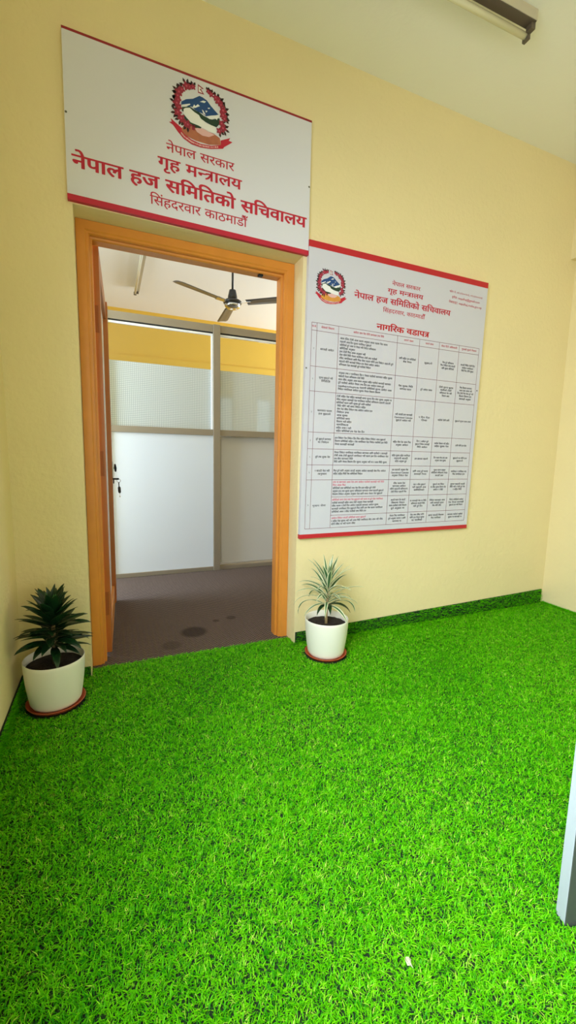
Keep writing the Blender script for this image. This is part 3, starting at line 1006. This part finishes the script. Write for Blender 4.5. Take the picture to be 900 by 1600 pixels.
def foliage(name, V, F, MI, mats, parent):
    me = bpy.data.meshes.new(name)
    me.from_pydata(V, [], F)
    for p, mi in zip(me.polygons, MI):
        p.material_index = mi; p.use_smooth = True
    o = link_mesh(name, me, mats, parent)
    md = o.modifiers.new('thickness', 'SOLIDIFY'); md.thickness = 0.0009
    return o


def pot_assembly(x, y, label, seed):
    root = empty('potted_plant', (x, y, 0.0115), label, 'potted plant')
    obj('pot', pot_mesh(), M_pot, root, True)
    obj('soil', soil_mesh(seed), M_soil, root, True)
    return root


SZ = 0.005
for (x, y, w_), lab in zip(POTS, ('terracotta saucer under the white pot in the left corner', 'terracotta saucer under the white pot right of the doorway')):
    s_ = obj('plant_saucer', saucer_mesh(), M_saucer, None, True)
    s_.location = (x, y, SZ)
    tag(s_, lab, 'saucer', 'terracotta saucers under the pots')

# compact dark dracaena in the left corner
pl = pot_assembly(POTS[0][0], POTS[0][1], 'white pot with a dense dark green rosette plant in the left corner', 1)
bm = bmesh.new()
tube(bm, [(0.0, 0.0, 0.165), (0.002, 0, 0.23), (0.001, 0.002, 0.30), (0.004, 0.0, 0.42)], [0.011, 0.010, 0.009, 0.006], 12)
obj('stem', bm, M_stem, pl, True)
V, F, MI = [], [], []
rr = random.Random(21)
N_ = 74
for i in range(N_):
    t = i / (N_ - 1)
    az = i * 2.39996 + rr.uniform(-.2, .2)
    zb = 0.25 + 0.165 * t
    elev = math.radians(4 + 58 * t ** 1.6 + rr.uniform(-14, 14))
    ln = (0.148 if t < 0.75 else 0.128) * rr.uniform(.86, 1.1)
    leaf_blade(V, F, MI, (0.004 * math.cos(az), 0.004 * math.sin(az), zb), az, elev, ln, 0.042 * rr.uniform(.85, 1.1), rr.uniform(.25, 1.0) * (1.2 - t),
               twist=rr.uniform(-.4, .4), fold=0.32, mats=(0, 0), tipup=-rr.uniform(0, .5))
for az, el, ln in ((0.4, 72, .13), (2.2, 78, .125), (4.0, 80, .12), (5.2, 74, .115), (1.2, 84, .135), (3.1, 66, .125), (-1.3, 70, .12)):
    leaf_blade(V, F, MI, (0.003, 0, 0.40), az, math.radians(el), ln, 0.034, 0.35, fold=0.5, mats=(1 if az in (4.0, 5.2, -1.3) else 0, 0))
foliage('foliage', V, F, MI, [M_leafdark, M_leafmid], pl)

# slender variegated dracaena right of the door
pl2 = pot_assembly(POTS[1][0], POTS[1][1], 'white pot with a slender striped leaf plant standing right of the doorway', 2)
bm = bmesh.new()
tube(bm, [(-0.008, -0.01, 0.165), (-0.009, -0.008, 0.23), (-0.004, -0.004, 0.29), (0.004, 0.0, 0.35), (0.006, 0.002, 0.41)], [0.0095, 0.0085, 0.007, 0.006, 0.004], 12)
st2 = obj('stem', bm, M_stem, pl2, True)
V, F, MI = [], [], []
rr = random.Random(5)
N_ = 38
for i in range(N_):
    t = i / (N_ - 1)
    az = i * 2.39996 + rr.uniform(-.25, .25)
    zb = 0.275 + 0.135 * t
    c_ = (-0.004 + 0.010 * t, -0.004 + 0.006 * t)
    elev = math.radians(18 + 54 * t ** 1.3 + rr.uniform(-10, 10))
    ln = (0.23 - 0.055 * t) * rr.uniform(.8, 1.12)
    leaf_blade(V, F, MI, (c_[0], c_[1], zb), az, elev, ln, 0.024 * rr.uniform(.8, 1.15), rr.uniform(1.1, 2.1) * (1.2 - t), twist=rr.uniform(-.5, .5), fold=0.3, mats=(0, 1), n=11, stripe_w=0.5)
for az, el, ln in ((2.6, 84, .155), (-0.4, 76, .15), (1.0, 80, .14), (4.2, 72, .14)):
    leaf_blade(V, F, MI, (0.006, 0.002, 0.40), az, math.radians(el), ln, 0.0135, 0.2, fold=0.4, mats=(0, 1), n=9, stripe_w=0.6)
for az, el, ln, w_ in ((-1.9, 25, .13, .03), (-0.75, 20, .15, .034), (-2.6, 15, .12, .024)):
    leaf_blade(V, F, MI, (-0.004, -0.006, 0.285), az, math.radians(el), ln, w_, 1.7, fold=0.25, mats=(2, 2), n=10)
foliage('foliage', V, F, MI, [M_leafstripe, M_leafcream, M_leafdark], pl2)

# ------------------------------------------------------------------ fan in the hall
FX, FY = 1.215, 2.20
fan = empty('ceiling_fan', (FX, FY, 2.62), 'black and chrome three blade ceiling fan seen through the doorway', 'ceiling fan')
bm = bmesh.new(); lathe(bm, [(0.055, 0), (0.05, 0.03), (0.02, 0.055)], 24, (FX, FY, CL - 0.056), close_top=True)
under(fan, obj('ceiling_cup', bm, M_fanblack, None, True))
bm = bmesh.new(); tube(bm, [(FX, FY, 2.76), (FX, FY, CL - 0.02)], 0.011, 12)
under(fan, obj('down_rod', bm, M_fanblack, None, True))
bm = bmesh.new(); lathe(bm, [(0.050, 2.675), (0.046, 2.72), (0.038, 2.755), (0.034, 2.775), (0.012, 2.778)], 24, (FX, FY, 0), close_top=True)
under(fan, obj('motor_canopy', bm, M_fanblack, None, True))
bm = bmesh.new(); lathe(bm, [(0.05, 2.635), (0.086, 2.640), (0.094, 2.652), (0.094, 2.664), (0.08, 2.676), (0.04, 2.68)], 32, (FX, FY, 0), close_top=True)
under(fan, obj('motor_housing', bm, M_fanblack, None, True))
bm = bmesh.new(); lathe(bm, [(0.02, 2.592), (0.05, 2.597), (0.075, 2.612), (0.084, 2.634), (0.05, 2.64)], 32, (FX, FY, 0), close_top=True)
ch = under(fan, obj('motor_cap', bm, M_chrome, None, True)); ch['label'] = 'chrome lower motor cap'
for k, a in enumerate((205, 325, 85)):
    A = math.radians(a)
    d = Vector((math.cos(A), math.sin(A), 0)); s = Vector((-math.sin(A), math.cos(A), 0))
    b = bmesh.new()
    nn = 12
    tp, bt = [], []
    for i in range(nn + 1):
        t = i / nn
        r = 0.15 + t * 0.52
        w = 0.050 + 0.012 * t
        if i == nn: w *= 0.75
        tilt = -0.17
        rowt, rowb = [], []
        for q in (-1, -0.33, 0.33, 1):
            p = Vector((FX, FY, 2.655)) + d * r + s * (w * q) + Vector((0, 0, w * q * tilt - 0.004 * (q * q) + 0.01 * t))
            rowt.append(b.verts.new(p + Vector((0, 0, 0.0008)))); rowb.append(b.verts.new(p - Vector((0, 0, 0.0008))))
        tp.append(rowt); bt.append(rowb)
    for i in range(nn):
        for j in range(3):
            b.faces.new((tp[i][j], tp[i + 1][j], tp[i + 1][j + 1], tp[i][j + 1]))
            b.faces.new((bt[i][j], bt[i][j + 1], bt[i + 1][j + 1], bt[i + 1][j]))
        for j in (0, 3):
            b.faces.new((tp[i][j], bt[i][j], bt[i + 1][j], tp[i + 1][j]) if j else (tp[i][j], tp[i + 1][j], bt[i + 1][j], bt[i][j]))
    for i in (0, nn):
        for j in range(3): b.faces.new((tp[i][j], tp[i][j + 1], bt[i][j + 1], bt[i][j]))
    bl = under(fan, obj('blade', b, M_blade, None, True))
    b = bmesh.new()
    P0 = Vector((FX, FY, 2.655))
    vs = [P0 + d * 0.085 + s * 0.02, P0 + d * 0.085 - s * 0.02, P0 + d * 0.20 - s * 0.03, P0 + d * 0.20 + s * 0.03]
    tpv = [b.verts.new(v - Vector((0, 0, 0.002)) + Vector((0, 0, 0.006 * (1 if q in (0, 3) else -1)))) for q, v in enumerate(vs)]
    btv = [b.verts.new(v.co - Vector((0, 0, 0.004))) for v in tpv]
    b.faces.new(tpv); b.faces.new(btv[::-1])
    for i in range(4): b.faces.new((tpv[i], btv[i], btv[(i + 1) % 4], tpv[(i + 1) % 4]))
    ir = obj('blade_iron', b, M_chrome)
    ir.parent = bl; ir.matrix_parent_inverse = Matrix.Identity(4)


# ------------------------------------------------------------------ fluorescent battens on the two ceilings
def batten(center, along, length, zc, label, strip, group=None):
    root = empty('tube_light', (center[0], center[1], zc), label, 'tube light', group)
    root.rotation_euler = (0, 0, math.atan2(along[1], along[0]))
    L2 = length / 2
    b = boxes((-L2, L2, -0.021, 0.021, -0.046, -0.0005))
    obj('batten_body', b, M_batten, root, bevel=0.003)
    obj('added_underside_strip', boxes((-L2 + 0.004, L2 - 0.004, -0.019, 0.026, -0.050, -0.0465)), strip, root)  # added strip; dark on the lobby batten to paint its underside in shade
    b = bmesh.new(); tube(b, [(-L2 + 0.012, 0.030, -0.075), (L2 - 0.012, 0.030, -0.075)], 0.0135, 16)
    obj('lamp_tube', b, M_tube, root, True)
    for sgn in (-1, 1):
        b = bmesh.new()
        box(b, sgn * (L2 - 0.012) - 0.012, sgn * (L2 - 0.012) + 0.012, -0.012, 0.020, -0.075, -0.040)
        box(b, sgn * (L2 - 0.006) - 0.008, sgn * (L2 - 0.006) + 0.008, 0.014, 0.046, -0.094, -0.056)
        obj('lamp_holder', b, M_holder, root, bevel=0.002)
    return root


batten((1.27, -0.565), (1, -0.02), 1.22, CL, 'unlit fluorescent batten on the lobby ceiling above the notice board', M_battenshade)
batten((0.405, 3.10), (0, 1), 1.22, CL, 'unlit fluorescent batten on the hall ceiling seen through the doorway', M_batten)

# ------------------------------------------------------------------ white post at the right edge
post = empty('metal_post', (1.01, -1.655, 0.0), 'white square metal post standing on the grass at the right edge', 'post')
post.rotation_euler = (0, 0, math.radians(-18))
obj('tube', boxes((-0.02, 0.02, -0.015, 0.015, 0.0, 1.05)), M_post, post, bevel=0.0015)
gs = obj('near_face_shade', boxes((-0.0195, 0.0195, -0.0175, -0.015, 0.0, 1.045)), M_postdark, post, bevel=0.0008)  # added strip; its dark colour stands in for shade on this face
gs['label'] = 'added dark grey strip painting shade on the near face'
obj('end_cap', boxes((-0.021, 0.021, -0.016, 0.016, 1.05, 1.058)), M_postdark, post, bevel=0.002)

# ------------------------------------------------------------------ artificial grass
def blades(P, nrm_up, lean_dir, H, W, tint, bend):
    """P base points Nx3; grow along nrm_up; lean along lean_dir"""
    n = len(P)
    side = np.cross(lean_dir, nrm_up)
    side /= np.linalg.norm(side, axis=1)[:, None] + 1e-9
    mid = P + nrm_up * (H * 0.55)[:, None] + lean_dir * (H * bend * 0.30)[:, None]
    tip = P + nrm_up * (H * (1.0 - 0.25 * bend))[:, None] + lean_dir * (H * bend * 0.95)[:, None]
    w = side * W[:, None]
    V = np.stack([P - w, P + w, mid - w * 0.8, mid + w * 0.8, tip], axis=1).reshape(-1, 3)
    return V, np.repeat(tint, 5)


def lowfreq(x, y, s, k):
    r_ = np.random.default_rng(k)
    out = 0
    for i in range(5):
        a, b, c = r_.uniform(-1, 1, 2).tolist() + [r_.uniform(0, 6)]
        out = out + np.sin((a * x + b * y) * s * (1 + i * 0.6) + c)
    return out / 2.4


allV, allT = [], []
DENS = 80000
x0, x1, y0, y1 = WL + 0.004, WR - 0.004, -2.3, -0.004
n = int((x1 - x0) * (y1 - y0) * DENS)
X = rng.uniform(x0, x1, n); Y = rng.uniform(y0, y1, n)
keep = Y > -2.3
X, Y = X[keep], Y[keep]
# strip in the doorway
nd = int((0.99 + 0.1) * 0.085 * DENS)
X = np.append(X, rng.uniform(OX0 + 0.004, OX1 - 0.004, nd)); Y = np.append(Y, rng.uniform(-0.004, 0.078, nd) + 0.006 * np.sin(rng.uniform(0, 6, nd)))
for (px, py, _) in POTS:
    k = (X - px) ** 2 + (Y - py) ** 2 > 0.1195 ** 2
    X, Y = X[k], Y[k]
k = np.hypot(X - 1.01, Y + 1.655) > 0.026
X, Y = X[k], Y[k]
n = len(X)
P = np.stack([X, Y, np.zeros(n)], 1)
ang = rng.uniform(0, 2 * PI, n)
patch = lowfreq(X, Y, 3.2, 1)
# the pile lies over a little towards the room, swinging from patch to patch
pd = np.stack([0.5 * np.sin(patch * 1.3 + 2.0), -0.75 + 0.35 * np.cos(patch * 1.7), np.zeros(n)], 1)
ld = np.stack([np.cos(ang), np.sin(ang), np.zeros(n)], 1) + pd * 0.25
ld /= np.linalg.norm(ld, axis=1)[:, None]
H = rng.uniform(0.008, 0.0175, n) * (1 + 0.10 * lowfreq(X, Y, 9.0, 2))
near = np.minimum(np.hypot(X - POTS[0][0], Y - POTS[0][1]), np.hypot(X - POTS[1][0], Y - POTS[1][1]))
H = np.where(near < 0.14, H * 0.6, H)
W = rng.uniform(0.0008, 0.0019, n)
clump = np.random.default_rng(4).normal(0, 0.13, (400, 400))[np.floor(X / 0.013).astype(int) % 400, np.floor(Y / 0.013).astype(int) % 400]
tint = np.clip(rng.normal(0.40, 0.2, n) + clump + 0.05 * patch + (rng.random(n) < 0.05) * 0.45, 0, 1)
V, T = blades(P, np.tile([0, 0, 1.0], (n, 1)), ld, H, W, tint, rng.uniform(0.6, 1.6, n))
allV.append(V); allT.append(T)


def upturn(xa, xb, ya, yb, nrm, hfun, dens=21000):
    """blades on the strip of turf that is folded up against a wall; nrm = outward"""
    L_ = math.hypot(xb - xa, yb - ya)
    n = int(L_ * 0.13 * dens)
    t = rng.random(n)
    h = hfun(t)
    z = rng.random(n) * h
    P = np.stack([xa + (xb - xa) * t, ya + (yb - ya) * t, z], 1) + np.array(nrm) * 0.006
    out = np.tile(np.array(nrm, float), (n, 1))
    ang = rng.uniform(0, 2 * PI, n)
    tang = np.array([xb - xa, yb - ya, 0]) / L_
    ld = np.outer(np.cos(ang), tang) * 0.8 + np.outer(np.sin(ang) * 0.5 + 0.55, [0, 0, 1.0])
    ld /= np.linalg.norm(ld, axis=1)[:, None]
    H = rng.uniform(0.010, 0.020, n)
    tint = np.clip(rng.normal(0.36, 0.18, n), 0, 1)
    V, T = blades(P, out, ld, H, rng.uniform(0.0009, 0.0017, n), tint, rng.uniform(0.5, 1.3, n))
    allV.append(V); allT.append(T)


HF = lambda t: 0.072 + 0.045 * t
upturn(OX1 + 0.006, WR - 0.02, -0.002, -0.002, (0, -1, 0), HF)
upturn(WL + 0.01, OX0 - 0.004, -0.002, -0.002, (0, -1, 0), lambda t: 0.06 + 0 * t)
upturn(WL + 0.002, WL + 0.002, -2.2, -0.01, (1, 0, 0), lambda t: 0.075 + 0 * t)
upturn(WR - 0.002, WR - 0.002, -1.6, -0.02, (-1, 0, 0), lambda t: 0.014 + 0 * t, 60000)

V = np.concatenate(allV); T = np.concatenate(allT)
nb = len(V) // 5
# backing sheets: floor sheet and the folded-up strips
bV = []; bF = []
def sheet_box(a, b, c, d, e, f):
    o = len(V) + len(bV)
    for x in (a, b):
        for y in (c, d):
            for z in (e, f): bV.append((x, y, z))
    for q in ((0, 1, 3, 2), (4, 6, 7, 5), (0, 4, 5, 1), (2, 3, 7, 6), (0, 2, 6, 4), (1, 5, 7, 3)): bF.append([o + i for i in q])
sheet_box(WL + 0.001, WR - 0.001, -3.7, -0.001, -0.003, 0.003)
sheet_box(OX0 + 0.003, OX1 - 0.003, -0.001, 0.074, -0.003, 0.003)
o = len(V) + len(bV)
xa, xb = OX1 + 0.006, WR - 0.02
for x, h in ((xa, 0.07), (xb, 0.115)):
    for y in (-0.001, -0.008):
        for z in (0.0, h): bV.append((x, y, z))
for q in ((0, 1, 3, 2), (4, 6, 7, 5), (0, 4, 5, 1), (2, 3, 7, 6), (0, 2, 6, 4), (1, 5, 7, 3)): bF.append([o + i for i in q])
sheet_box(WL + 0.01, OX0 - 0.004, -0.008, -0.001, 0.0, 0.058)
sheet_box(WL + 0.001, WL + 0.008, -2.3, -0.01, 0.0, 0.072)
sheet_box(WR - 0.008, WR - 0.001, -1.7, -0.02, 0.0, 0.012)
me = bpy.data.meshes.new('artificial_grass')
VV = np.concatenate([V, np.array(bV)])
idx = np.arange(nb)[:, None] * 5
quads = (idx + np.array([0, 1, 3, 2])).ravel()
tris = (idx + np.array([2, 3, 4])).ravel()
bq = np.array(bF).ravel()
loops = np.concatenate([quads, tris, bq]).astype(np.int32)
sizes = np.concatenate([np.full(nb, 4), np.full(nb, 3), np.full(len(bF), 4)])
starts = np.concatenate([[0], np.cumsum(sizes)[:-1]]).astype(np.int32)
me.vertices.add(len(VV)); me.vertices.foreach_set('co', VV.astype(np.float32).ravel())
me.loops.add(len(loops)); me.loops.foreach_set('vertex_index', loops)
me.polygons.add(len(sizes)); me.polygons.foreach_set('loop_start', starts)
mi = np.zeros(len(sizes), np.int32); mi[2 * nb:] = 1
me.polygons.foreach_set('material_index', mi)
me.update(calc_edges=True)
at = me.attributes.new('tint', 'FLOAT', 'POINT')
at.data.foreach_set('value', np.concatenate([T, np.zeros(len(bV))]).astype(np.float32))
grass = link_mesh('artificial_grass', me, [M_grass, M_turfback])
tag(grass, 'bright green artificial grass covering the lobby floor and turned up at the walls', 'artificial grass', None, 'stuff')

# small pale scrap lying on the grass, and a torn white thread by the doorway
bm = bmesh.new()
g = [[bm.verts.new((0.010 * (i - 1) + 0.002 * j, 0.006 * (j - 1) + 0.004 * (i == 1), 0.003 * ((i + j) % 2))) for j in range(3)] for i in range(3)]
for i in range(2):
    for j in range(2): bm.faces.new((g[i][j], g[i + 1][j], g[i + 1][j + 1], g[i][j + 1]))
bmesh.ops.solidify(bm, geom=bm.faces[:], thickness=0.001)
sc = obj('paper_scrap', bm, M_scrap)
sc.location = (0.577, -1.593, 0.016); sc.rotation_euler = (0.1, 0.2, 1.1)
tag(sc, 'tiny crumpled white paper scrap lying on the green grass in front', 'paper scrap')
